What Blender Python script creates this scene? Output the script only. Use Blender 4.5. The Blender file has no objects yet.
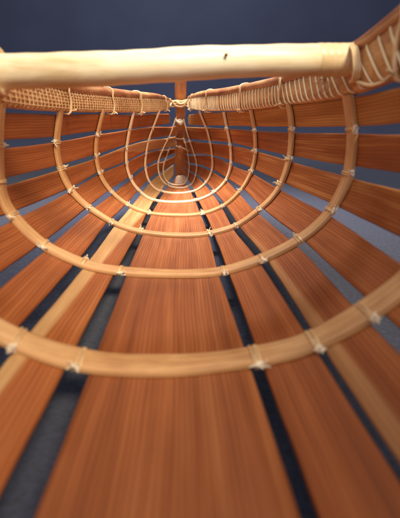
import bpy, math, random
from mathutils import Vector, Matrix
random.seed(11)
S = bpy.context.scene
COL = S.collection
# ------------------------------------------------------------------ camera
F = 410.0; W = 400.0; H = 518.0; VX, VY = 181.0, 135.0
_n = math.sqrt((VX-200)**2 + (259-VY)**2 + F*F)
ang = math.asin((200-VX)/_n)
pit = math.asin(((259-VY)/_n)/math.cos(ang))
fwd = Vector((math.sin(ang)*math.cos(pit), math.cos(ang)*math.cos(pit), -math.sin(pit)))
rgt = Vector((math.cos(ang), -math.sin(ang), 0))
upv = rgt.cross(fwd)
cd = bpy.data.cameras.new('camera'); cam = bpy.data.objects.new('camera', cd); COL.objects.link(cam)
cam.matrix_world = Matrix((rgt, upv, -fwd)).transposed().to_4x4()
cd.sensor_fit = 'HORIZONTAL'; cd.sensor_width = 36; cd.lens = 36*F/W
cd.clip_start = 0.005; cd.clip_end = 50
cd.dof.use_dof = True; cd.dof.focus_distance = 0.42; cd.dof.aperture_fstop = 16.5; cd.dof.aperture_blades = 0
S.camera = cam

def ray(px, py): return fwd*F + rgt*(px-200) + upv*(259-py)
def at(px, py, Y):
    d = ray(px, py); return d*(Y/d.y)
def atz(px, py, z):
    d = ray(px, py); return d*(z/d.z)

# ------------------------------------------------------------------ materials
def lin(r, g, b):
    f = lambda c: (c/255/12.92) if c/255 <= .04045 else ((c/255+.055)/1.055)**2.4
    return (f(r), f(g), f(b), 1)
class NT:
    def __init__(s, name):
        s.m = bpy.data.materials.new(name); s.m.use_nodes = True
        s.t = s.m.node_tree; s.b = s.t.nodes['Principled BSDF']
    def n(s, typ, **kw):
        nd = s.t.nodes.new(typ)
        for k, v in kw.items():
            if k.startswith('_'): setattr(nd, k[1:], v)
            else: nd.inputs[k.replace('__', ' ')].default_value = v
        return nd
    def l(s, a, b): s.t.links.new(a, b)
    def math(s, op, a, b=None, clamp=False):
        nd = s.t.nodes.new('ShaderNodeMath'); nd.operation = op; nd.use_clamp = clamp
        for i, v in enumerate((a, b)):
            if v is None: continue
            if isinstance(v, (int, float)): nd.inputs[i].default_value = v
            else: s.l(v, nd.inputs[i])
        return nd.outputs[0]
    def mix(s, fac, a, b, mode='MIX'):
        nd = s.t.nodes.new('ShaderNodeMix'); nd.data_type = 'RGBA'; nd.blend_type = mode
        for i, v in ((0, fac), (6, a), (7, b)):
            if isinstance(v, (int, float, tuple)): nd.inputs[i].default_value = v
            else: s.l(v, nd.inputs[i])
        return nd.outputs[2]
    def ramp(s, fac, pts):
        nd = s.t.nodes.new('ShaderNodeValToRGB'); e = nd.color_ramp.elements
        while len(e) < len(pts): e.new(.5)
        for i, (p, c) in enumerate(pts):
            e[i].position = p; e[i].color = c if len(c) == 4 else (*c, 1)
        s.l(fac, nd.inputs[0]); return nd.outputs[0]

def wood(name, dark, mid, light, sap=None, pale=0.0, seed=0.0, sapk=1.0):
    """Grained split-cedar. UV 'grain' is in metres (u across, v along); 'place' is u 0..1, v = distance along."""
    k = NT(name)
    uv = k.n('ShaderNodeUVMap', _uv_map='grain')
    sep = k.n('ShaderNodeSeparateXYZ'); k.l(uv.outputs[0], sep.inputs[0])
    # slow wander of the grain
    wmap = k.n('ShaderNodeCombineXYZ')
    k.l(k.math('MULTIPLY', sep.outputs[0], 25), wmap.inputs[0]); k.l(k.math('MULTIPLY', sep.outputs[1], 7), wmap.inputs[1])
    wmap.inputs[2].default_value = seed
    wn = k.n('ShaderNodeTexNoise', Scale=1.0, Detail=2.0); k.l(wmap.outputs[0], wn.inputs['Vector'])
    u = k.math('ADD', sep.outputs[0], k.math('MULTIPLY', k.math('SUBTRACT', wn.outputs[0], .5), .0045))
    def streak(su, sv, det, rough=.6, z=0.0):
        c = k.n('ShaderNodeCombineXYZ')
        k.l(k.math('MULTIPLY', u, su), c.inputs[0]); k.l(k.math('MULTIPLY', sep.outputs[1], sv), c.inputs[1])
        c.inputs[2].default_value = seed*1.7 + z
        nn = k.n('ShaderNodeTexNoise', Scale=1.0, Detail=det, Roughness=rough); k.l(c.outputs[0], nn.inputs['Vector'])
        return nn.outputs[0]
    rings = k.n('ShaderNodeMath', _operation='SINE')
    k.l(k.math('ADD', k.math('MULTIPLY', u, 3600), k.math('MULTIPLY', streak(60, 2.2, 2), 8.0)), rings.inputs[0])
    ring = k.math('MULTIPLY_ADD', rings.outputs[0], .5); 
    ring.node.inputs[2].default_value = .5
    s1 = streak(420, 9, 4); s2 = streak(90, 4, 3, z=5); s3 = streak(1500, 30, 2, z=9); blot = streak(28, 12, 3, z=3)
    f = k.math('ADD', k.math('MULTIPLY', s1, .45), k.math('MULTIPLY', s2, .55))
    base = k.ramp(f, [(.33, dark), (.5, mid), (.68, light)])
    dk = k.math('MULTIPLY', k.math('POWER', ring, 2.2), k.math('MULTIPLY', k.ramp(streak(60, 5, 2, z=12), [(.30, (.15, .15, .15)), (.55, (1, 1, 1))]), .48))
    base = k.mix(dk, base, tuple(c*.45 for c in dark[:3])+(1,))
    base = k.mix(k.ramp(blot, [(.45, (0, 0, 0)), (.75, (.35, .35, .35))]), base, tuple(c*.6 for c in dark[:3])+(1,))
    if sap or pale:
        sapc = k.ramp(k.math('ADD', k.math('MULTIPLY', s1, .6), k.math('MULTIPLY', s3, .4)), [(.3, lin(160, 114, 68)), (.55, lin(188, 144, 94)), (.75, lin(208, 170, 120))])
        if sap:
            pl = k.n('ShaderNodeUVMap', _uv_map='place'); ps = k.n('ShaderNodeSeparateXYZ'); k.l(pl.outputs[0], ps.inputs[0])
            lim = k.ramp(ps.outputs[1], [(p, (v, v, v)) for p, v in sap])
            d = k.math('SUBTRACT', lim, ps.outputs[0])
            d = k.math('ADD', d, k.math('MULTIPLY', k.math('SUBTRACT', s2, .5), .25))
            m = k.math('MULTIPLY_ADD', d, 9.0, clamp=True); m.node.inputs[2].default_value = .5
            base = k.mix(k.math('MULTIPLY', m, sapk), base, sapc)
        else:
            base = k.mix(pale, base, sapc)
    k.l(base, k.b.inputs['Base Color'])
    k.l(k.ramp(s1, [(.3, (.46,)*3), (.7, (.62,)*3)]), k.b.inputs['Roughness'])
    bump = k.n('ShaderNodeBump', Strength=.35, Distance=.0006)
    k.l(k.math('ADD', k.math('MULTIPLY', s1, .7), k.math('ADD', k.math('MULTIPLY', s3, .5), k.math('MULTIPLY', ring, .25))), bump.inputs['Height'])
    k.l(bump.outputs[0], k.b.inputs['Normal'])
    k.b.inputs['Specular IOR Level'].default_value = .22
    k.b.inputs['Coat Weight'].default_value = .06; k.b.inputs['Coat Roughness'].default_value = .3
    return k.m

def cane(name, c1, c2, c3, rough=.45, scale=180.0, stretch=(1, 1, 1), coat=.1, trans=0.0):
    k = NT(name)
    tc = k.n('ShaderNodeTexCoord'); mp = k.n('ShaderNodeMapping'); mp.inputs['Scale'].default_value = stretch
    k.l(tc.outputs['Object'], mp.inputs[0])
    a = k.n('ShaderNodeTexNoise', Scale=scale, Detail=4.0, Roughness=.65); k.l(mp.outputs[0], a.inputs['Vector'])
    b = k.n('ShaderNodeTexNoise', Scale=22.0, Detail=3.0); k.l(tc.outputs['Object'], b.inputs['Vector'])
    f = k.math('ADD', k.math('MULTIPLY', a.outputs[0], .5), k.math('MULTIPLY', b.outputs[0], .5))
    k.l(k.ramp(f, [(.36, c1), (.5, c2), (.64, c3)]), k.b.inputs['Base Color'])
    k.b.inputs['Roughness'].default_value = rough
    k.b.inputs['Coat Weight'].default_value = coat; k.b.inputs['Coat Roughness'].default_value = .25
    bp = k.n('ShaderNodeBump', Strength=.4, Distance=.0004); k.l(a.outputs[0], bp.inputs['Height']); k.l(bp.outputs[0], k.b.inputs['Normal'])
    return k.m

D0, M0, L0 = lin(126, 65, 30), lin(156, 85, 41), lin(182, 110, 60)
D1, M1, L1 = lin(118, 62, 30), lin(150, 84, 43), lin(176, 108, 62)      # pinker, the wide middle slat
D2, M2, L2 = lin(140, 80, 32), lin(176, 112, 52), lin(200, 140, 74)      # golden
RIBM = cane('peeled_rib_wood', lin(184, 136, 88), lin(212, 168, 116), lin(230, 196, 148), .42, 160, (1, 1, 1))
CANE = cane('split_cane', lin(206, 166, 112), lin(228, 196, 146), lin(240, 216, 176), .4, 200)
CORD = cane('white_fibre', lin(206, 182, 142), lin(228, 210, 178), lin(240, 228, 206), .6, 300)
CORDP = cane('pale_cane', lin(226, 190, 134), lin(238, 212, 164), lin(246, 228, 192), .4, 200)
WRAP = cane('rib_lashing_cane', lin(190, 148, 96), lin(216, 178, 126), lin(230, 200, 152), .4, 200)
BAND = cane('rim_band_bark', lin(150, 94, 46), lin(184, 126, 70), lin(206, 154, 98), .5, 130, (1, 1, 3))
BANDL = cane('rim_band_bark_pale', lin(160, 104, 64), lin(190, 134, 88), lin(210, 160, 112), .5, 130, (1, 1, 3))
CAP = cane('rim_cap_wood', lin(120, 68, 38), lin(156, 96, 58), lin(196, 146, 98), .45, 90, (1, .15, 1))
ROD = cane('peeled_rod_wood', lin(206, 174, 122), lin(240, 224, 184), lin(250, 240, 212), .46, 150, (.08, 1, 1), .08)
TAPE = cane('clear_cane_binding', lin(206, 178, 130), lin(226, 200, 154), lin(240, 220, 182), .4, 120, (1, 1, 1), .2)
STEM = cane('stem_wood', lin(136, 72, 34), lin(172, 100, 48), lin(200, 132, 72), .45, 110, (1, 1, .15))
KNOT = cane('dark_wood_knot', lin(84, 48, 24), lin(112, 68, 36), lin(130, 84, 48), .6, 200)
BLOCK = cane('pale_block_wood', lin(190, 150, 116), lin(212, 176, 142), lin(228, 200, 170), .5, 120)

def cloth_mat():
    k = NT('navy_felt_cloth')
    tc = k.n('ShaderNodeTexCoord')
    a = k.n('ShaderNodeTexNoise', Scale=420.0, Detail=5.0, Roughness=.75); k.l(tc.outputs['Object'], a.inputs['Vector'])
    b = k.n('ShaderNodeTexNoise', Scale=5.0, Detail=4.0); k.l(tc.outputs['Object'], b.inputs['Vector'])
    f = k.math('ADD', k.math('MULTIPLY', a.outputs[0], .88), k.math('MULTIPLY', b.outputs[0], .12))
    k.l(k.ramp(f, [(.38, lin(39, 42, 58)), (.5, lin(48, 52, 72)), (.62, lin(62, 67, 92))]), k.b.inputs['Base Color'])
    k.b.inputs['Roughness'].default_value = .95; k.b.inputs['Specular IOR Level'].default_value = .15
    k.b.inputs['Sheen Weight'].default_value = .15
    bp = k.n('ShaderNodeBump', Strength=.8, Distance=.002); k.l(a.outputs[0], bp.inputs['Height']); k.l(bp.outputs[0], k.b.inputs['Normal'])
    return k.m

def rib_mat(name, c1, c2, c3):
    k = NT(name)
    uv = k.n('ShaderNodeUVMap', _uv_map='grain'); sep = k.n('ShaderNodeSeparateXYZ'); k.l(uv.outputs[0], sep.inputs[0])
    def st(su, sv, det):
        c = k.n('ShaderNodeCombineXYZ'); k.l(k.math('MULTIPLY', sep.outputs[0], su), c.inputs[0]); k.l(k.math('MULTIPLY', sep.outputs[1], sv), c.inputs[1])
        nn = k.n('ShaderNodeTexNoise', Scale=1.0, Detail=det, Roughness=.65); k.l(c.outputs[0], nn.inputs['Vector']); return nn.outputs[0]
    a = st(1100, 16, 4); b = st(120, 35, 4); f = k.math('ADD', k.math('MULTIPLY', a, .6), k.math('MULTIPLY', b, .4))
    k.l(k.ramp(f, [(.34, c1), (.5, c2), (.66, c3)]), k.b.inputs['Base Color'])
    k.l(k.ramp(b, [(.3, (.4,)*3), (.7, (.62,)*3)]), k.b.inputs['Roughness'])
    bp = k.n('ShaderNodeBump', Strength=.5, Distance=.0004); k.l(a, bp.inputs['Height']); k.l(bp.outputs[0], k.b.inputs['Normal'])
    k.b.inputs['Specular IOR Level'].default_value = .35
    return k.m
RIBM = rib_mat('peeled_rib_wood', lin(152, 102, 60), lin(194, 144, 92), lin(218, 176, 124))
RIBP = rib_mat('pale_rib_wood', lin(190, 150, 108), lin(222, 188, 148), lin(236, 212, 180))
# ------------------------------------------------------------------ mesh helpers
class MB:
    def __init__(s): s.v = []; s.f = []; s.uv = []; s.pl = []; s.mi = []
    def loft(s, secs, uvs=None, pls=None, cap=True):
        """secs: list of closed rings of equal length"""
        n = len(secs[0]); o = len(s.v)
        for r in secs: s.v.extend(r)
        def U(i, j): return (uvs[i][j] if uvs else (0, 0)), (pls[i][j] if pls else (0, 0))
        for i in range(len(secs)-1):
            for j in range(n):
                q = [(i, j), (i, (j+1) % n), (i+1, (j+1) % n), (i+1, j)]
                s.f.append([o+a*n+b for a, b in q])
                s.uv.append([U(*x)[0] for x in q]); s.pl.append([U(*x)[1] for x in q])
        if cap:
            for i, rev in ((0, True), (len(secs)-1, False)):
                q = list(range(n)); q = q[::-1] if rev else q
                s.f.append([o+i*n+j for j in q]); s.uv.append([U(i, j)[0] for j in q]); s.pl.append([U(i, j)[1] for j in q])
    def tube(s, pts, r, n=8, up=None):
        pts = [Vector(p) for p in pts]; secs = []
        ref = Vector((.13, .31, .94)).normalized(); a = None
        for i, p in enumerate(pts):
            t = (pts[min(i+1, len(pts)-1)]-pts[max(i-1, 0)])
            t = t.normalized() if t.length > 1e-9 else Vector((0, 0, 1))
            a = (ref - t*ref.dot(t)) if a is None else (a - t*a.dot(t))
            if a.length < 1e-6: a = Vector((1, 0, 0)).cross(t)
            a.normalize(); b = t.cross(a)
            rr = r[i] if isinstance(r, (list, tuple)) else r
            secs.append([p + (a*math.cos(2*math.pi*j/n)+b*math.sin(2*math.pi*j/n))*rr for j in range(n)])
        s.loft(secs)
    def build(s, name, mat, parent=None, smooth=True, autosmooth=40):
        me = bpy.data.meshes.new(name); me.from_pydata([tuple(v) for v in s.v], [], s.f)
        for nm, data in (('grain', s.uv), ('place', s.pl)):
            ul = me.uv_layers.new(name=nm); i = 0
            for fc in data:
                for c in fc: ul.data[i].uv = c; i += 1
        me.materials.append(mat)
        import bmesh
        b = bmesh.new(); b.from_mesh(me); bmesh.ops.recalc_face_normals(b, faces=b.faces)
        for e in b.edges:
            if len(e.link_faces) == 2 and e.calc_face_angle(0) > math.radians(autosmooth): e.smooth = False
        for fi, fc in enumerate(b.faces):
            fc.smooth = smooth
            if s.mi: fc.material_index = s.mi[fi]
        b.to_mesh(me); b.free()
        o = bpy.data.objects.new(name, me); COL.objects.link(o)
        if parent: o.parent = parent
        return o

def crom(P, n):
    """Catmull-Rom through points, n sub-steps per interval (works on Vectors of any size)"""
    P = [Vector(p) for p in P]; out = []
    for i in range(len(P)-1):
        p1, p2 = P[i], P[i+1]
        p0 = P[i-1] if i else p1*2-p2; p3 = P[i+2] if i+2 < len(P) else p2*2-p1
        d = [max((b-a).length, 1e-7)**.5 for a, b in ((p0, p1), (p1, p2), (p2, p3))]
        t0 = 0; t1 = d[0]; t2 = t1+d[1]; t3 = t2+d[2]
        for k in range(n):
            t = t1+(t2-t1)*k/n
            A1 = p0*((t1-t)/(t1-t0))+p1*((t-t0)/(t1-t0)); A2 = p1*((t2-t)/(t2-t1))+p2*((t-t1)/(t2-t1)); A3 = p2*((t3-t)/(t3-t2))+p3*((t-t2)/(t3-t2))
            B1 = A1*((t2-t)/(t2-t0))+A2*((t-t0)/(t2-t0)); B2 = A2*((t3-t)/(t3-t1))+A3*((t-t1)/(t3-t1))
            out.append(B1*((t2-t)/(t2-t1))+B2*((t-t1)/(t2-t1)))
    out.append(P[-1].copy()); return out

# ------------------------------------------------------------------ hull stations
YS = [.134, .235, .338, .436, .532, .624, .704, .752]
RT = [.0026, .0025, .0025, .0025, .0025, .0025, .0023, .0022]     # rib thickness
RW = [.0125, .0115, .0110, .0110, .0110, .0095, .0070, .0060]     # rib width
RIBS = [
 [(-114,76),(-119,100),(-121,127),(-120,176),(-115,210),(-104,240),(-82,271),(-43,305),(0,330),(50,350),(100,361),(165,363.5),(200,362),(250,356),(300,345),(350,321),(400,286),(420,265),(439,236),(452,206),(459,165),(461,127),(459,95),(455,70)],
 [(0,100),(-2,125),(-2,150),(0,180),(6,203),(20,222),(45,244),(75,259),(100,267),(150,272.5),(200,273),(225,270),(262,258),(300,238),(325,216),(338,196),(346,178),(350,155),(351,130),(349,110),(347,95)],
 [(61,108),(59,124),(57.5,140),(58,153),(62,170),(70,187),(82,201),(98,213),(115,223),(135,230),(155,233.5),(180,235),(200,234.3),(218,231),(237,224.5),(260,208),(273,195),(281,182),(287,165),(290,150),(291,130),(290,115),(288,104)],
 [(104,110),(99.5,128),(97,142),(96.7,155),(100,172.5),(108.5,187.5),(120.5,199.5),(135.5,208.5),(152,213.2),(175,214.8),(192,214.5),(210,211),(226,203.5),(240,190.5),(247,180),(252.5,167),(255,152),(254.5,134),(252.5,120),(250.5,110)],
 [(134.5,110),(129.5,132),(127.3,145),(126.5,155),(127.2,167),(132.2,181),(139,190),(149,198),(163,201.3),(180,201.8),(192,200.7),(202,198),(213,192.5),(225,181),(230,168),(230.8,156),(229.5,142),(227,130),(223.5,112)],
 [(160,110),(153.5,127),(148.8,140),(146.3,153),(145.5,167),(149.3,181),(157,189),(168,192.3),(180,193),(188,192.2),(197,189.5),(207,181),(211.8,170),(212.3,160),(211,148),(207,131),(203,121),(199,111)],
 [(176,118),(170.5,134),(163.5,148),(158.7,160.5),(158.6,171),(161.5,179),(167,184.5),(175,187.3),(185,187.3),(192,183.5),(196,173),(196.4,163),(193,151),(188.7,138),(183.2,119)],
 [(176,137.5),(171,146),(166,158),(163.2,170),(166,180),(171,183.8),(178,184.8),(184,183.8),(187.5,178),(189.2,168),(188,155),(185.5,144),(183,137.5)],
]
class Curve:
    def __init__(s, px, Y):
        s.Y = Y
        s.p2 = [Vector((a.x, a.y)) for a in crom([Vector((x, y, 0)) for x, y in px], 12)]
        s.p = [at(a.x, a.y, Y) for a in s.p2]
        s.L = [0]
        for i in range(1, len(s.p)): s.L.append(s.L[-1]+(s.p[i]-s.p[i-1]).length)
        c = sum((q for q in s.p), Vector())/len(s.p); c.z = max(q.z for q in s.p)*.45+min(q.z for q in s.p)*.55
        s.c = c; s.nrm = []
        for i in range(len(s.p)):
            t = (s.p[min(i+3, len(s.p)-1)]-s.p[max(i-3, 0)]).normalized()
            n = Vector((t.z, 0, -t.x))
            if n.dot(s.p[i]-c) < 0: n = -n
            s.nrm.append(n)
    def snap(s, x, y):
        best = 1e9
        for i in range(len(s.p2)-1):
            a, b = s.p2[i], s.p2[i+1]; q = Vector((x, y)); ab = b-a
            t = max(0, min(1, (q-a).dot(ab)/ab.length_squared)); d = (a+ab*t-q).length
            if d < best: best = d; r = s.L[i]+(s.L[i+1]-s.L[i])*t
        return r
    def ev(s, l):
        l = max(0, min(s.L[-1], l)); i = 0
        while i < len(s.L)-2 and s.L[i+1] < l: i += 1
        t = (l-s.L[i])/(s.L[i+1]-s.L[i])
        return s.p[i].lerp(s.p[i+1], t), s.nrm[i].lerp(s.nrm[i+1], t).normalized()
C = [Curve(p, y) for p, y in zip(RIBS, YS)]

root = bpy.data.objects.new('slat_basket', None); COL.objects.link(root)
root['label'] = 'boat-shaped basket of reddish brown slats lashed to pale ribs, pale rod across its rim'
root['category'] = 'basket'

# ------------------------------------------------------------------ slats
# each slat: (edge a, edge b) at ribs 1.. ; then the bow end (points + Y)
A = lambda *p: p
SL = {
 'c': dict(a=[(93,360),(127,271),(143.5,231),(151.5,212.5),(158.5,200.5),(164,191.5),(168.5,185.7),(171.5,183.8)],
           b=[(248,357),(218.5,271.5),(208,232.7),(200.5,213.3),(195,200),(191,191.7),(188,186.4),(185,183.4)], e=((174.5,179.5),(183.5,179),.768)),
 'l6': dict(a=[(22,340),(86,263),(116,223.5),(131,206),(142,193),(150.3,183),(160,175),(164,173)],
            b=[(70,356),(115,269.5),(138,230.7),(147,211.5),(154,199.5),(161,190.6),(166,184),(168.3,182)], e=((173.5,165),(173.5,175),.765)),
 'l5': dict(a=[(-30,313),(48,247),(92,209.5),(113.7,192.7),(131.7,180),(146,169.5),(158.2,163.5),(164.3,162)],
            b=[(9,334.5),(77,259.5),(109,219.8),(126.5,203),(138.7,190),(148.2,180),(158.6,172),(163.2,171)], e=((175,157),(175,163),.765)),
 'l4': dict(a=[(-89,267),(17,218),(72,190),(100.6,174),(127,163.5),(146,154.5),(162,150.8),(169,150.5)],
            b=[(-47,302),(42,241.5),(88,206),(110.5,189),(130,176.5),(145.6,166),(158.7,160),(166,157.5)], e=((175,149),(175,153),.765)),
 'l3': dict(a=[(-112,221),(3,188),(62,169.3),(97,158.7),(126.7,147.5),(148.3,141.5),(168,139.5)],
            b=[(-96,256),(12,211),(70.3,187.5),(99.8,172),(126.8,161.5),(146.3,152.3),(162.7,149)], e=((176,137),(176,146.5),.740)),
 'l2': dict(a=[(-120,160),(-2,150),(57.5,143),(98,136),(129.8,131),(153,128),(173,127.5)],
            b=[(-115,209),(0,180.5),(60.5,164.8),(96.8,154.8),(127.3,145),(149,139.4),(169.5,136.5)], e=((176,126.5),(176,135.5),.712)),
 'l1': dict(a=[(-118,98),(-1,113),(60,115.5),(103,115.3),(133,115.8),(158.5,115)],
            b=[(-119.5,146),(-2,141),(58,137),(98.7,131.5),(130,128.7),(153.6,126.4)], e=((170,114.3),(170,123.5),.672)),
 'r1': dict(a=[(260,354.5),(228,269.5),(213.5,232),(205,212.3),(198,199.3),(194,190.6),(191,184.3),(187.3,179)],
            b=[(311,341),(258.5,259.5),(232.5,227),(221,206),(212,193.2),(204,184),(195.7,176),(188.8,172)], e=((185,173),(185,168.5),.765)),
 'r2': dict(a=[(318,337.5),(265.5,256.5),(238,223.7),(225,204),(214.5,191.5),(206,182.2),(196,174),(189,170.5)],
            b=[(362,313.5),(294,242),(256,211),(238,193),(225.5,180.5),(211.5,172),(196.4,166),(189.2,165)], e=((185.3,167.3),(185.3,162),.765)),
 'r3': dict(a=[(375,304.5),(301,237),(261.5,206.5),(242,188),(227,178.3),(212.2,169.5),(196.4,164),(189,163)],
            b=[(414,272),(327,214),(277,188),(250.5,173),(230.2,165.5),(212.2,157),(194.7,156),(188.3,156)], e=((185.3,161),(185.3,154.5),.765)),
 'r4': dict(a=[(430,252),(333,204),(281,181.5),(252.3,168.5),(230.8,161),(212.1,155.3),(194,154),(187.9,154.3)],
            b=[(453,204),(346,177),(288,161),(255,151.5),(230,146),(210.3,144),(190,142),(185,142.5)], e=((185,153.5),(184.6,141.8),.765)),
 'r5': dict(a=[(459,181),(348.5,166),(289.3,155.5),(255,148.5),(229.3,143),(209.7,141),(189,139.5)],
            b=[(461,138),(351,134.5),(291,133),(254.5,131.5),(227,129.5),(206.5,128.6),(185.8,127.5)], e=((184.5,139),(184.5,127.3),.722)),
 'r6': dict(a=[(461,119),(351,127),(291,127),(253.8,126.7),(226.2,126),(205.3,125.8)],
            b=[(457,76),(348,98.5),(288.6,106),(250.8,110.7),(223.8,112.7),(199.8,114)], e=((188.3,125),(188.3,115),.672)),
}
NC = 8; TH = .0022
slat_edges = {}
def build_slat(key, mat):
    d = SL[key]; n = len(d['a'])
    stn = []   # list of rows; row = NC+1 points + normals
    spans = []
    for i in range(n):
        la = C[i].snap(*d['a'][i]); lb = C[i].snap(*d['b'][i]); spans.append((la, lb))
        row = []; 
        for k in range(NC+1):
            p, nn = C[i].ev(la+(lb-la)*k/NC)
            row.append((p+nn*(RT[i]/2+.0002), nn))
        stn.append(row)
    slat_edges[key] = spans
    (ea, eb, Y) = d['e']; pa, pb = at(*ea, Y), at(*eb, Y)
    stn.append([(pa.lerp(pb, k/NC), stn[-1][k][1]) for k in range(NC+1)])
    # continue the hull towards and past the viewer
    ext = []
    for q, (Y2, w) in enumerate(((.034, 1.0), (-.07, 1.1), (-.17, .75))):
        row = []
        for k in range(NC+1):
            p1, nn = stn[0][k]; p2 = stn[1][k][0]
            g = (p1-p2)/(p1.y-p2.y)
            p = p1.copy(); p.x += g.x*(.034-p1.y)*w*.6; p.z += g.z*(.034-p1.y)*w*.5; p.y = Y2
            row.append((p, nn))
        ext.append(row)
    stn = ext[::-1]+stn
    cols = [crom([r[k][0] for r in stn], 10) for k in range(NC+1)]
    ncol = [crom([r[k][1] for r in stn], 10) for k in range(NC+1)]
    R = len(cols[0])
    # rounded bow end: pull width in over the last few millimetres
    secs = []; uvs = []; pls = []
    vlen = 0; off = hash_off(key)
    rowpts = []
    for i in range(R): rowpts.append(([cols[k][i] for k in range(NC+1)], [ncol[k][i].normalized() for k in range(NC+1)]))
    # append close-spaced rows for the rounded tip
    P, Nn = rowpts[-1]; Pp, _ = rowpts[-2]
    wid = (P[-1]-P[0]).length; rad = min(.0035, wid*.3)
    dirv = [(P[k]-Pp[k]).normalized() for k in range(NC+1)]
    base = [P[k]-dirv[k]*rad for k in range(NC+1)]
    if (P[0]-Pp[0]).length > rad*1.2:
        rowpts.pop()
        for a in (0, .35, .65, .85, .97, 1.0):
            sh = rad*(1-math.sqrt(max(0, 1-a*a)))/max(wid, 1e-6)
            rr = [base[k]+dirv[k]*rad*a for k in range(NC+1)]
            q = [rr[0].lerp(rr[-1], sh+(1-2*sh)*k/NC) if a > 0 else rr[k] for k in range(NC+1)]
            rowpts.append((q, Nn))
    wob = random.random()*10
    for i, (P, Nn) in enumerate(rowpts):
        if i: vlen += (P[NC//2]-rowpts[i-1][0][NC//2]).length
        w = (P[-1]-P[0]).length; e = (P[-1]-P[0]).normalized() if w > 1e-6 else Vector((1, 0, 0))
        jig = .00012*math.sin(vlen*60+wob)+.00006*math.sin(vlen*210+wob*2)
        jig2 = .00012*math.sin(vlen*55+wob*3)+.00006*math.sin(vlen*190+wob)
        P = [p+e*(jig if k == 0 else (jig2 if k == NC else 0)) for k, p in enumerate(P)]
        b = .0005
        top = [p.copy() for p in P]; ring = []; uu = []; pp = []
        t = TH
        m = 0.0
        def add(p, k, du=0):
            u0 = sum((P[j+1]-P[j]).length for j in range(k))
            ring.append(p); uu.append((u0+du+off[0], vlen+off[1])); pp.append((k/NC, max(0, min(1, P[0].y+.0))))
        for k in range(NC+1):
            if k == 0: add(P[0]+Nn[0]*b, 0); add(P[0]+e*b, 0)
            elif k == NC: add(P[NC]-e*b, NC); add(P[NC]+Nn[NC]*b, NC)
            else: add(P[k], k)
        for k in range(NC, -1, -1):
            o2 = P[k]+Nn[k]*t
            if k == NC: add(o2-Nn[k]*b, NC, .0015); add(o2-e*b, NC)
            elif k == 0: add(o2+e*b, 0); add(o2-Nn[k]*b, 0, -.0015)
            else: add(o2, k)
        secs.append(ring); uvs.append(uu); pls.append(pp)
    mb = MB(); mb.loft(secs, uvs, pls)
    return mb.build('slat', mat, root, autosmooth=50)
def hash_off(key):
    r = random.Random(key); return (r.uniform(0, 3), r.uniform(0, 3))

mats = {
 'c': wood('cedar_wide_slat', D1, M1, L1, seed=1.1),
 'l6': wood('cedar_half_pale_slat', D2, M0, L0, sap=[(.0, .2), (.134, .25), (.235, .42), (.338, .62), (.44, .95), (.56, 1.3)], seed=2.2),
 'l5': wood('cedar_slat_a', D0, M0, L0, seed=3.3), 'l4': wood('cedar_slat_b', D0, M0, L0, seed=4.1),
 'l3': wood('cedar_slat_c', D0, M0, L0, sap=[(.0, -.5), (.36, -.3), (.50, .1), (.60, .8), (.72, 1.0)], seed=5.7, sapk=.5),
 'l2': wood('cedar_slat_d', D0, M0, L0, seed=6.2), 'l1': wood('cedar_slat_e', D0, M0, L0, seed=7.9),
 'r1': wood('cedar_slat_f', D0, M0, L0, seed=8.4),
 'r2': wood('cedar_pale_edged_slat', D0, M0, L0, sap=[(.0, .38), (.10, .34), (.16, .26), (.235, .12), (.33, -.2)], seed=9.3, sapk=.5),
 'r3': wood('cedar_slat_g', D0, M0, L0, seed=10.6), 'r4': wood('cedar_slat_h', D2, M0, L2, seed=11.8),
 'r5': wood('cedar_slat_i', D0, M0, L2, seed=12.5), 'r6': wood('cedar_golden_slat', D2, M2, L2, seed=13.9),
}
LAB = {'c': 'widest slat, along the middle of the bottom', 'l6': 'slat left of the widest one, half pale sapwood', 'r2': 'reddish slat with a pale left edge',
       'r6': 'golden brown slat just under the right rim', 'l3': 'slat turning pale buff towards the pointed end'}
slobj = {}
for kk in SL:
    slobj[kk] = build_slat(kk, mats[kk])
    if kk in LAB: slobj[kk]['label'] = LAB[kk]

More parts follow.
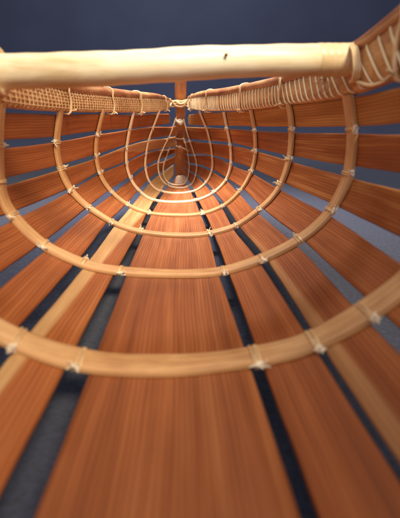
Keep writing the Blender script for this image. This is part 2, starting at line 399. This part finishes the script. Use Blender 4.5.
# ------------------------------------------------------------------ ribs and lashings
def rib_mesh(pts, nrms, w, t, seed=0):
    mb = MB(); secs = []; ns = len(pts); acc = 0
    uvs = []
    for i in range(ns):
        p, nn = pts[i], nrms[i]; inn = -nn; wy = Vector((0, 1, 0))
        if i: acc += (p-pts[i-1]).length
        ww = w*(1+.05*math.sin(acc*60+seed)+.03*math.sin(acc*170+seed*2)); tt = t*(1+.05*math.sin(acc*90+seed))
        ring = []
        # flattened half-round: flat back against the slats, bevelled crown inside
        for (a, b) in ((-.5, -.5), (.5, -.5), (.5, .1), (.44, .36), (.32, .46), (0, .5), (-.32, .46), (-.44, .36), (-.5, .1)):
            ring.append(p+wy*(a*ww+.0006*math.sin(acc*33+seed))+inn*(b*tt))
        secs.append(ring); uvs.append([(j*.002, acc) for j in range(len(ring))])
    mb.loft(secs, uvs); return mb
def lashing_mesh(w, t, seed):
    """cord turned round a rib: local x along rib, y = across (world y), z = inward. Tufts of cut ends."""
    r = random.Random(seed); mb = MB()
    for q in range(r.choice((2, 2, 3))):
        x0 = (q-.9)*.0010+r.uniform(-.0003, .0003); sk = r.uniform(-.0008, .0008)
        hw, ht = w/2+.0002, t/2+.0002
        prof = [(-hw, -ht*1.3), (-hw, ht*.1), (-hw*.8, ht*.8), (-hw*.3, ht*1.12), (hw*.3, ht*1.12), (hw*.8, ht*.8), (hw, ht*.1), (hw, -ht*1.3)]
        pts = crom([Vector((x0+sk*y/w, y, z)) for y, z in prof], 3)
        mb.tube(pts, [.00028]*2+[.00042]*(len(pts)-4)+[.00028]*2, 6)
    nwrap = len(mb.f)
    for side in ((-1,) if seed < 10 else (-1, 1) if r.random() < .45 else (r.choice((-1, -1, 1)),)):
        b = Vector((r.uniform(-.001, .001), side*(w/2+.0006), 0))
        # a hard little knot
        kn = [b+Vector((.0011*math.cos(a*1.3), .0009*math.sin(a*1.3)*side, .0007*math.sin(a*2.1))) for a in range(9)]
        mb.tube(crom(kn, 3), .0006, 6)
        for q in range(r.randint(6, 10)):
            d = Vector((r.uniform(-1, 1), side*r.uniform(.1, 1.0), r.uniform(-.2, 1.0))).normalized()*r.uniform(.0012, .0046)
            bend = Vector((r.uniform(-1, 1), r.uniform(-1, 1), r.uniform(-1, 1)))*.0009
            mb.tube(crom([b, b+d*.5+bend, b+d], 3), [.0005, .00048, .00044, .0004, .00036, .0003, .0002], 6)
    mb.mi = [0]*nwrap+[1]*(len(mb.f)-nwrap)
    return mb
gapdef = [('l1', 'l2'), ('l2', 'l3'), ('l3', 'l4'), ('l4', 'l5'), ('l5', 'l6'), ('l6', 'c'), ('c', 'r1'), ('r1', 'r2'), ('r2', 'r3'), ('r3', 'r4'), ('r4', 'r5'), ('r5', 'r6')]
lash_lib = {}
for i, c in enumerate(C):
    ext = 4 if i < 6 else 0
    pts = list(c.p); nr = list(c.nrm)
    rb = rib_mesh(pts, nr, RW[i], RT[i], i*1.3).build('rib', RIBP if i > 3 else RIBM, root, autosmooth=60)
    for g, (ka, kb) in enumerate(gapdef):
        ea, eb = slat_edges[ka], slat_edges[kb]
        if i >= len(ea) or i >= len(eb): continue
        l0 = ea[i][1] if True else 0
        xs = sorted([ea[i][0], ea[i][1], eb[i][0], eb[i][1]])
        lm = (xs[1]+xs[2])/2 + random.uniform(-1, 1)*.0012
        p, nn = c.ev(lm)
        key = (i, g % 4)
        if key not in lash_lib:
            lash_lib[key] = lashing_mesh(RW[i], RT[i], i*17+g % 4+3).build('lashing', WRAP, rb); lash_lib[key].data.materials.append(CORD)
            o = lash_lib[key]
        else:
            o = lash_lib[key].copy(); COL.objects.link(o); o.parent = rb
        inn = -nn; yy = Vector((0, 1, 0)); xx = yy.cross(inn).normalized()
        s = (1.0, 1.0, 1.0, .95, .9, .85, .8, .7)[i]
        M = Matrix((xx, yy, inn)).transposed().to_4x4(); M.translation = p
        o.matrix_local = M @ Matrix.Diagonal((s, 1, s, 1))
# two more ribs on the part of the hull beside and behind the viewer
for Y2 in (.034, -.07):
    c0, c1 = C[0], C[1]; pts = []; nr = []
    for j in range(0, 101):
        a, na = c0.ev(c0.L[-1]*j/100); b, _ = c1.ev(c1.L[-1]*j/100)
        g = (a-b)/(a.y-b.y); w = 1.0 if Y2 > 0 else 1.1
        p = a.copy(); p.x += g.x*(.034-a.y)*w*.6; p.z += g.z*(.034-a.y)*w*.5; p.y = Y2
        pts.append(p); nr.append(na)
    rib_mesh(pts, nr, .0125, .0026, Y2*10).build('rib', RIBM, root, autosmooth=60)

# ------------------------------------------------------------------ rim, both sides
# station: Y, x, bottom, cap line, top   (pixels turned into points at that distance)
RIMR = [(.134,455,54,-24,-48),(.182,401,76,21,2),(.235,350,94.5,58,44),(.338,289,104,83,73),(.436,251,109,90.5,83),(.532,224,110.3,95.5,88.3),(.624,200,110,97.5,92),(.675,188.5,108,99.5,96.5)]
RIML = [(.134,-117,72,14,-4),(.235,-2,104.5,70,56),(.338,60,110.3,91,82),(.436,101,111.5,96.3,87),(.532,134,111.8,98.5,91.5),(.624,158.5,111,99.5,94.5),(.665,169,108.5,101,98.5)]
def rim(st, side, band_m, weave):
    B = [at(x, yb, Y) for Y, x, yb, ym, yt in st]; M_ = [at(x, ym, Y) for Y, x, yb, ym, yt in st]; T = [at(x, yt, Y) for Y, x, yb, ym, yt in st]
    # carry on past the viewer at the same beam
    for L_, dz in ((B, 0), (M_, 0), (T, 0)):
        g = (L_[0]-L_[1])/(L_[0].y-L_[1].y)
        q = []
        for Y2 in (-.17, -.07, .034):
            p = L_[0].copy(); k = (.034-L_[0].y)*(1.05 if Y2 < 0 else 1); p.x += g.x*k*.4; p.z = (B[0].z+(L_[0]-B[0]).z) + g.z*k*.15; p.y = Y2; q.append(p)
        L_[:0] = q
    inward = Vector((-side, 0, 0))
    Bc, Mc, Tc = crom(B, 14), crom(M_, 14), crom(T, 14)
    ins = .0026
    mb = MB(); secs = []; cap = MB(); cs = []
    for b, m, t in zip(Bc, Mc, Tc):
        tp = min(1, max(.35, (.70-b.y)/.1))
        b2 = b+inward*ins*tp; m2 = m+inward*ins*tp; m2.x = b2.x*.75+m2.x*.25
        dn = (m2-b2).normalized(); th = .007*tp
        secs.append([b2+dn*.001, b2+inward*.0006+dn*.004*tp, (b2+m2)/2+inward*.0009, m2-dn*.001+inward*.0004, m2, m2-inward*th, b2-inward*th+dn*.001, b2-inward*(th*.5)-dn*.001])
        # cap: rounded brown hoop sitting on the band, rising to the outer top line
        t2 = Vector((m2.x-inward.x*.004*tp, t.y, t.z))
        hgt = max((t2.z-m2.z), .0015); cen = Vector((m2.x-inward.x*.0035*tp, m2.y, m2.z+hgt*.5))
        cs.append([cen+Vector((math.cos(a)*.0058*tp, 0, math.sin(a)*(hgt*.5+.0006))) for a in [2*math.pi*j/14 for j in range(14)]])
    mb.loft(secs); band = mb.build('rim_band', band_m, root, autosmooth=50)
    cap.loft(cs); cap.build('rim_hoop', CAP, root)
    # wrapping strand
    acc = [0]
    for i in range(1, len(Bc)): acc.append(acc[-1]+(Bc[i]-Bc[i-1]).length)
    def frame(s_):
        i = 0
        while i < len(acc)-2 and acc[i+1] < s_: i += 1
        f = (s_-acc[i])/(acc[i+1]-acc[i])
        b = Bc[i].lerp(Bc[i+1], f); m = Mc[i].lerp(Mc[i+1], f); t = Tc[i].lerp(Tc[i+1], f)
        tp = min(1, max(.35, (.70-b.y)/.1))
        b2 = b+inward*ins*tp; m2 = m+inward*ins*tp; m2.x = b2.x*.75+m2.x*.25
        return b2, m2, t, tp, (Bc[i+1]-Bc[i]).normalized()
    wr = MB(); s_ = .02
    while s_ < acc[-1]-.004:
        b2, m2, t, tp, tg = frame(s_)
        b3, m3, *_ = frame(min(acc[-1], max(0, s_+(.020 if b2.y < .25 else .011 if b2.y < .35 else .005)*(-.4 if weave else 1)+random.uniform(-.001, .001))))
        dn = (m2-b2).normalized(); r0 = (.00042 if weave else .00054)*random.uniform(.85, 1.12)*(.75+.25*tp)
        o = inward*.0011
        L = lambda f: b2.lerp(m3, f)
        pts = [L(1.0)-inward*.0025, L(1.0)+inward*.0003, L(.93)+inward*.0008, L(.65)+inward*.0012, L(.35)+inward*.0013, L(.10)+inward*.0010, L(.02)+inward*.0002, b2-inward*.002]
        wr.tube(crom(pts, 3), r0, 6)
        s_ += ((.0125 if b2.y < .25 else .0105 if b2.y < .4 else .0095 if b2.y < .54 else .0062)*(0.62 if weave else .92))*random.uniform(.82, 1.18)
    if weave:
        for fr in (.12, .28, .44, .60, .76, .91):
            pts = []; s_ = .0
            j = 0
            while s_ < acc[-1]-.003:
                b2, m2, t, tp, tg = frame(s_); pts.append(b2.lerp(m2, fr)+inward*(.0009+.0003*math.sin(j*1.7+fr*20)+.0003)); s_ += .0026; j += 1
            wr.tube(pts, .00030, 5)
    wr.build('cane_wrapping', WRAP if weave else CORDP, root)
    return frame, acc, inward
fR, aR, iR = rim(RIMR, 1, BAND, False)
fL, aL, iL = rim(RIML, -1, BANDL, True)
def s_at_px(frame, acc, px):
    best = None; n = 400
    for i in range(n+1):
        s_ = acc[-1]*i/n; b2 = frame(s_)[0]
        if b2.y < .1: continue
        d = b2; z = d.dot(fwd); x = 200+F*d.dot(rgt)/z
        if best is None or abs(x-px) < best[0]: best = (abs(x-px), s_)
    return best[1]
def rim_loop(frame, acc, inward, px, seed):
    r = random.Random(seed); s_ = s_at_px(frame, acc, px); mb = MB()
    for q in range(2):
        so = min(acc[-1]-.0005, s_+q*.0016)
        b2, m2, t, tp, tg = frame(so); sl = r.uniform(.002, .006)
        b3, m3, t3, *_ = frame(max(0, so-sl))
        dn = (m2-b2).normalized(); hz = max(t3.z-m3.z, .0015)
        cx = m3.x-inward.x*.0035*tp
        pts = [b2-inward*.006*tp-dn*.002, b2-dn*.0022, b2+inward*.0014+dn*.001, (b2+m2)/2+inward*.0021, m3+inward*.0024*tp,
               *[Vector((cx+inward.x*math.cos(a)*.0064*tp, m3.y, m3.z+hz*.5+math.sin(a)*(hz*.5+.0011))) for a in (-.3, .3, .9, 1.5, 2.1, 2.7, 3.2)], m3-inward*.010*tp-dn*.01]
        mb.tube(crom(pts, 4), .0007*(.7+.3*tp), 6)
    b2, m2, *_ = frame(s_)
    for q in range(4):
        d = Vector((r.uniform(-1, 1), r.uniform(-1, 1), r.uniform(-1, .4))).normalized()*r.uniform(.002, .005)
        mb.tube(crom([b2+inward*.002, b2+inward*.003+d*.5, b2+inward*.0025+d], 3), .0005, 5)
    mb.build('rim_lashing', CANE, root)
for q, px in enumerate((398.5, 281, 241, 207, 191)): rim_loop(fR, aR, iR, px, q+40)
for q, px in enumerate((69, 112, 140, 166)): rim_loop(fL, aL, iL, px, q+60)

# ------------------------------------------------------------------ stem post at the pointed end
def board(name, px, mat, depth=.006):
    """px rows: x0, x1, y, Y front face"""
    mb = MB(); secs = []; uv = []
    rows = crom([Vector((x0, x1, y)) for x0, x1, y, Y in px], 5); ys = crom([Vector((Y, 0, 0)) for *_, Y in px], 5)
    for r, q in zip(rows, ys):
        a, b = at(r[0], r[2], q[0]), at(r[1], r[2], q[0]); w = (b-a); e = min(.0012, w.length*.15); u = w.normalized(); dv = Vector((0, depth, 0))
        secs.append([a+u*e, b-u*e, b+Vector((0, e, 0)), b+dv-Vector((0, e, 0)), b+dv-u*e, a+dv+u*e, a+dv-Vector((0, e, 0)), a+Vector((0, e, 0))])
    mb.loft(secs); return mb.build(name, mat, root, autosmooth=70)
board('stem_post', [(175,186.6,80.3,.690),(174.8,186.4,92,.692),(175.3,185.6,104,.698),(176,185,122,.708),(175,185.8,139,.756),(174.8,186,160,.768),(175.2,186,180,.776)], STEM)
board('keel_block', [(178,183,175.5,.765),(175.8,185.4,177.5,.763),(175,186,183.5,.758)], BLOCK, .008)
def cordpx(name, pts, r, mat, n=8, sub=6, parent=None):
    mb = MB(); mb.tube(crom([at(*p) for p in pts], sub), r, n); return mb.build(name, mat, parent or root)
# cord turns that bind the rims to the stem
mb = MB()
for q, (yy, rr) in enumerate(((100.5, .0013), (103, .0016), (105.6, .0014))):
    mb.tube(crom([at(168, yy-1+q*.8, .672), at(173, yy+.8, .684), at(177, yy+.3, .690), at(181, yy+.9, .688), at(185, yy, .690), at(190, yy-1.2+q*1.5, .676)], 5), rr, 8)
mb.tube(crom([at(169, 107, .668), at(175, 101, .687), at(181, 104, .685), at(187, 101, .685), at(190, 107, .668)], 5), .0012, 8)
mb.tube(crom([at(170, 99, .668), at(176, 106, .686), at(183, 106.5, .686), at(189, 98, .67)], 5), .0011, 8)
mb.build('stem_binding', CANE, root)
mb = MB()
for pts in ([(176.3,119,.703),(178,123,.700),(181,124.5,.699),(183.3,119.5,.703)], [(176.2,121.5,.703),(180,119.5,.699),(183.3,122.5,.703)]):
    mb.tube(crom([at(*p) for p in pts], 5), .0010, 8)
mb.tube(crom([at(178,121,.7), at(180,123,.699), at(182,121,.7)], 3), .0026, 8)
mb.build('stem_binding', CORD, root)
mb = MB()
for pts in ([(171,137.6,.746),(173,137.8,.75),(176,138.5,.749),(183,139,.749),(188,138,.742)], [(164,143,.74),(171,144.8,.746),(180,147,.750),(187,150,.748),(193,152.5,.742)], [(175,139,.75),(176,142,.75),(175.5,146,.75)], [(183.2,138,.75),(184.6,143,.75)]):
    mb.tube(crom([at(*p) for p in pts], 5), .0009, 7)
mb.tube(crom([at(179,146.6,.748), at(180,147.4,.747), at(181,146.8,.748)], 3), .0024, 8)
mb.build('stem_binding', CORD, root)

# ------------------------------------------------------------------ rod across the rim
rp = [(-34,73,.203),(0,72,.206),(50,70.8,.209),(100,69.2,.212),(150,66.4,.215),(200,63.2,.219),(250,61.4,.223),(300,60.4,.226),(340,59.8,.229),(356,59.8,.230)]
rc = crom([at(*p) for p in rp], 8)
mb = MB(); R = []
for i, p in enumerate(rc):
    f = i/(len(rc)-1); R.append(.0077-.0003*f+.00015*math.sin(i*.37)+.0001*math.sin(i*1.1))
tip0 = (rc[0]-rc[1]).normalized(); tip1 = (rc[-1]-rc[-2]).normalized()
pts = [rc[0]+tip0*.0015]+rc+[rc[-1]+tip1*.0015, rc[-1]+tip1*.0022]
mb.tube(pts, [R[0]*.8]+R+[R[-1]*.85, R[-1]*.5], 28); rod = mb.build('handle_rod', ROD, root)
rod['label'] = 'pale peeled rod across the top of the basket with a small dark knot'
kp = at(226, 55, .2125); mb = MB()
mb.tube([kp+Vector((-.0008, 0, 0)), kp+Vector((-.0004, 0, 0)), kp, kp+Vector((.0006, 0, 0)), kp+Vector((.001, 0, 0))], [.0003, .0007, .0009, .0007, .0002], 10)
ko = mb.build('knot', KNOT, rod)
# cane binding at the right end: adjoining turns round the rod
mb = MB(); seg = [p for p in crom([at(*p) for p in rp[-4:]], 30)]
sel = []
for p in seg:
    z = p.dot(fwd); x = 200+F*p.dot(rgt)/z
    if 315 <= x <= 352: sel.append(p)
ax = (sel[-1]-sel[0]); Lx = ax.length; ax.normalize(); e1 = Vector((0, 0, 1)); e1 = (e1-ax*e1.dot(ax)).normalized(); e2 = ax.cross(e1)
turns = 5
secs = []
N = 120
rad = [(.00775+.00012*abs(math.sin(math.pi*turns*i/N))**.6) for i in range(N+1)]
ptsb = [sel[0]+ax*Lx*i/N for i in range(N+1)]
mb.tube(ptsb, rad, 28); mb.build('rod_binding', TAPE, root)
cordpx('tie_cord', [(344,66,.240),(349,74,.236),(354,80,.224),(361,83,.211),(370,85.3,.204),(379,83.3,.198),(387,79,.192),(392,73,.190)], .0008, CANE)
mb = MB()
for q in range(3):
    x = 351+q*2.6
    mb.tube(crom([at(x-2, 45-q, .226), at(x+1.5, 50, .218), at(x+3, 60, .215), at(x+3.5, 70, .213), at(x+2, 79, .216), at(x-1, 82, .226)], 4), .00075, 7)
mb.build('rod_tie', CANE, root)
mb = MB()
for q in range(9):
    r = random.Random(q+5); b = at(324, 82, .236); d = Vector((r.uniform(-1, 1), r.uniform(-.6, .2), r.uniform(-1, .6))).normalized()*r.uniform(.0025, .005)
    mb.tube(crom([b, b+d*.5+Vector((0, 0, .001)), b+d+Vector((0, 0, -.002))], 3), .0004, 5)
mb.build('cord_end', CORD, root)
# left end tie
mb = MB()
for k in range(4):
    px = -18+k*6; c_ = at(px, 71, .2045)
    mb.tube([c_+Vector((0.0, math.cos(a)*.0093, math.sin(a)*.0093)) for a in [2*math.pi*j/20 for j in range(21)]], .0011, 7)
mb.tube(crom([at(-6, 84, .205), at(2, 88, .204), at(7, 88.5, .206), at(4, 94, .212), at(-4, 100, .222)], 5), .0014, 8)
mb.build('rod_binding', CANE, root)
# ------------------------------------------------------------------ cloth the basket lies on, sweeping up behind it
zmin = min((o.matrix_world @ v.co).z for o in root.children if o.type == 'MESH' for v in o.data.vertices)
g = MB(); prof = []
z0 = zmin-.004
for y in [-1.2+.1*i for i in range(31)]: prof.append((y, z0))
for a in range(1, 13):
    t = math.pi/2*a/12; prof.append((1.8+.5*math.sin(t), z0+.5*(1-math.cos(t))))
for k in range(1, 12): prof.append((2.3, z0+.5+.22*k))
nx = 48; rows = []
for (y, z) in prof:
    rows.append([Vector((-3+6*i/nx, y, z-.004*(math.sin(i*.9+y*5)*.5+.5)*(1 if z < z0+.1 else 0))) for i in range(nx+1)])
me = bpy.data.meshes.new('ground'); vv = [tuple(p) for r in rows for p in r]
ff = [(i*(nx+1)+j, i*(nx+1)+j+1, (i+1)*(nx+1)+j+1, (i+1)*(nx+1)+j) for i in range(len(rows)-1) for j in range(nx)]
me.from_pydata(vv, [], ff); me.materials.append(cloth_mat())
for p in me.polygons: p.use_smooth = True
go = bpy.data.objects.new('ground', me); COL.objects.link(go)
go['kind'] = 'structure'; go['label'] = 'dark blue grey cloth under and behind the basket'

# move the basket's origin to its base
base = Vector((0, .3, zmin))
root.location = base
for ch in root.children: ch.matrix_parent_inverse = Matrix.Translation(-base)

# ------------------------------------------------------------------ light: two room lamps, plus an added fill for the backdrop
w = bpy.data.worlds.new('World'); S.world = w; w.use_nodes = True
w.node_tree.nodes['Background'].inputs[0].default_value = (.90, .93, 1.0, 1); w.node_tree.nodes['Background'].inputs[1].default_value = .82
def area(name, loc, target, size, power, col, spread=180):
    d = bpy.data.lights.new(name, 'AREA'); d.shape = 'DISK'; d.size = size; d.energy = power; d.color = col; d.spread = math.radians(spread)
    o = bpy.data.objects.new(name, d); COL.objects.link(o); o.location = loc
    o.rotation_euler = (Vector(target)-Vector(loc)).to_track_quat('-Z', 'Y').to_euler(); return o
area('room_lamp_warm', (.28, -.30, .62), (0.02, .27, .02), .3, .95, (1, .84, .62), 50)
area('room_lamp_cool', (-.07, .68, .66), (-.005, .585, -.05), .24, 2.35, (1, .94, .88), 55)
area('backdrop_fill', (0, 1.2, 1.5), (0, 2.3, .7), .4, 9, (1, .97, .92), 110)  # added fill, not a known lamp: lifts the cloth wall behind the basket
S.view_settings.view_transform = 'Standard'; S.view_settings.look = 'None'; S.view_settings.exposure = 0; S.view_settings.gamma = 1
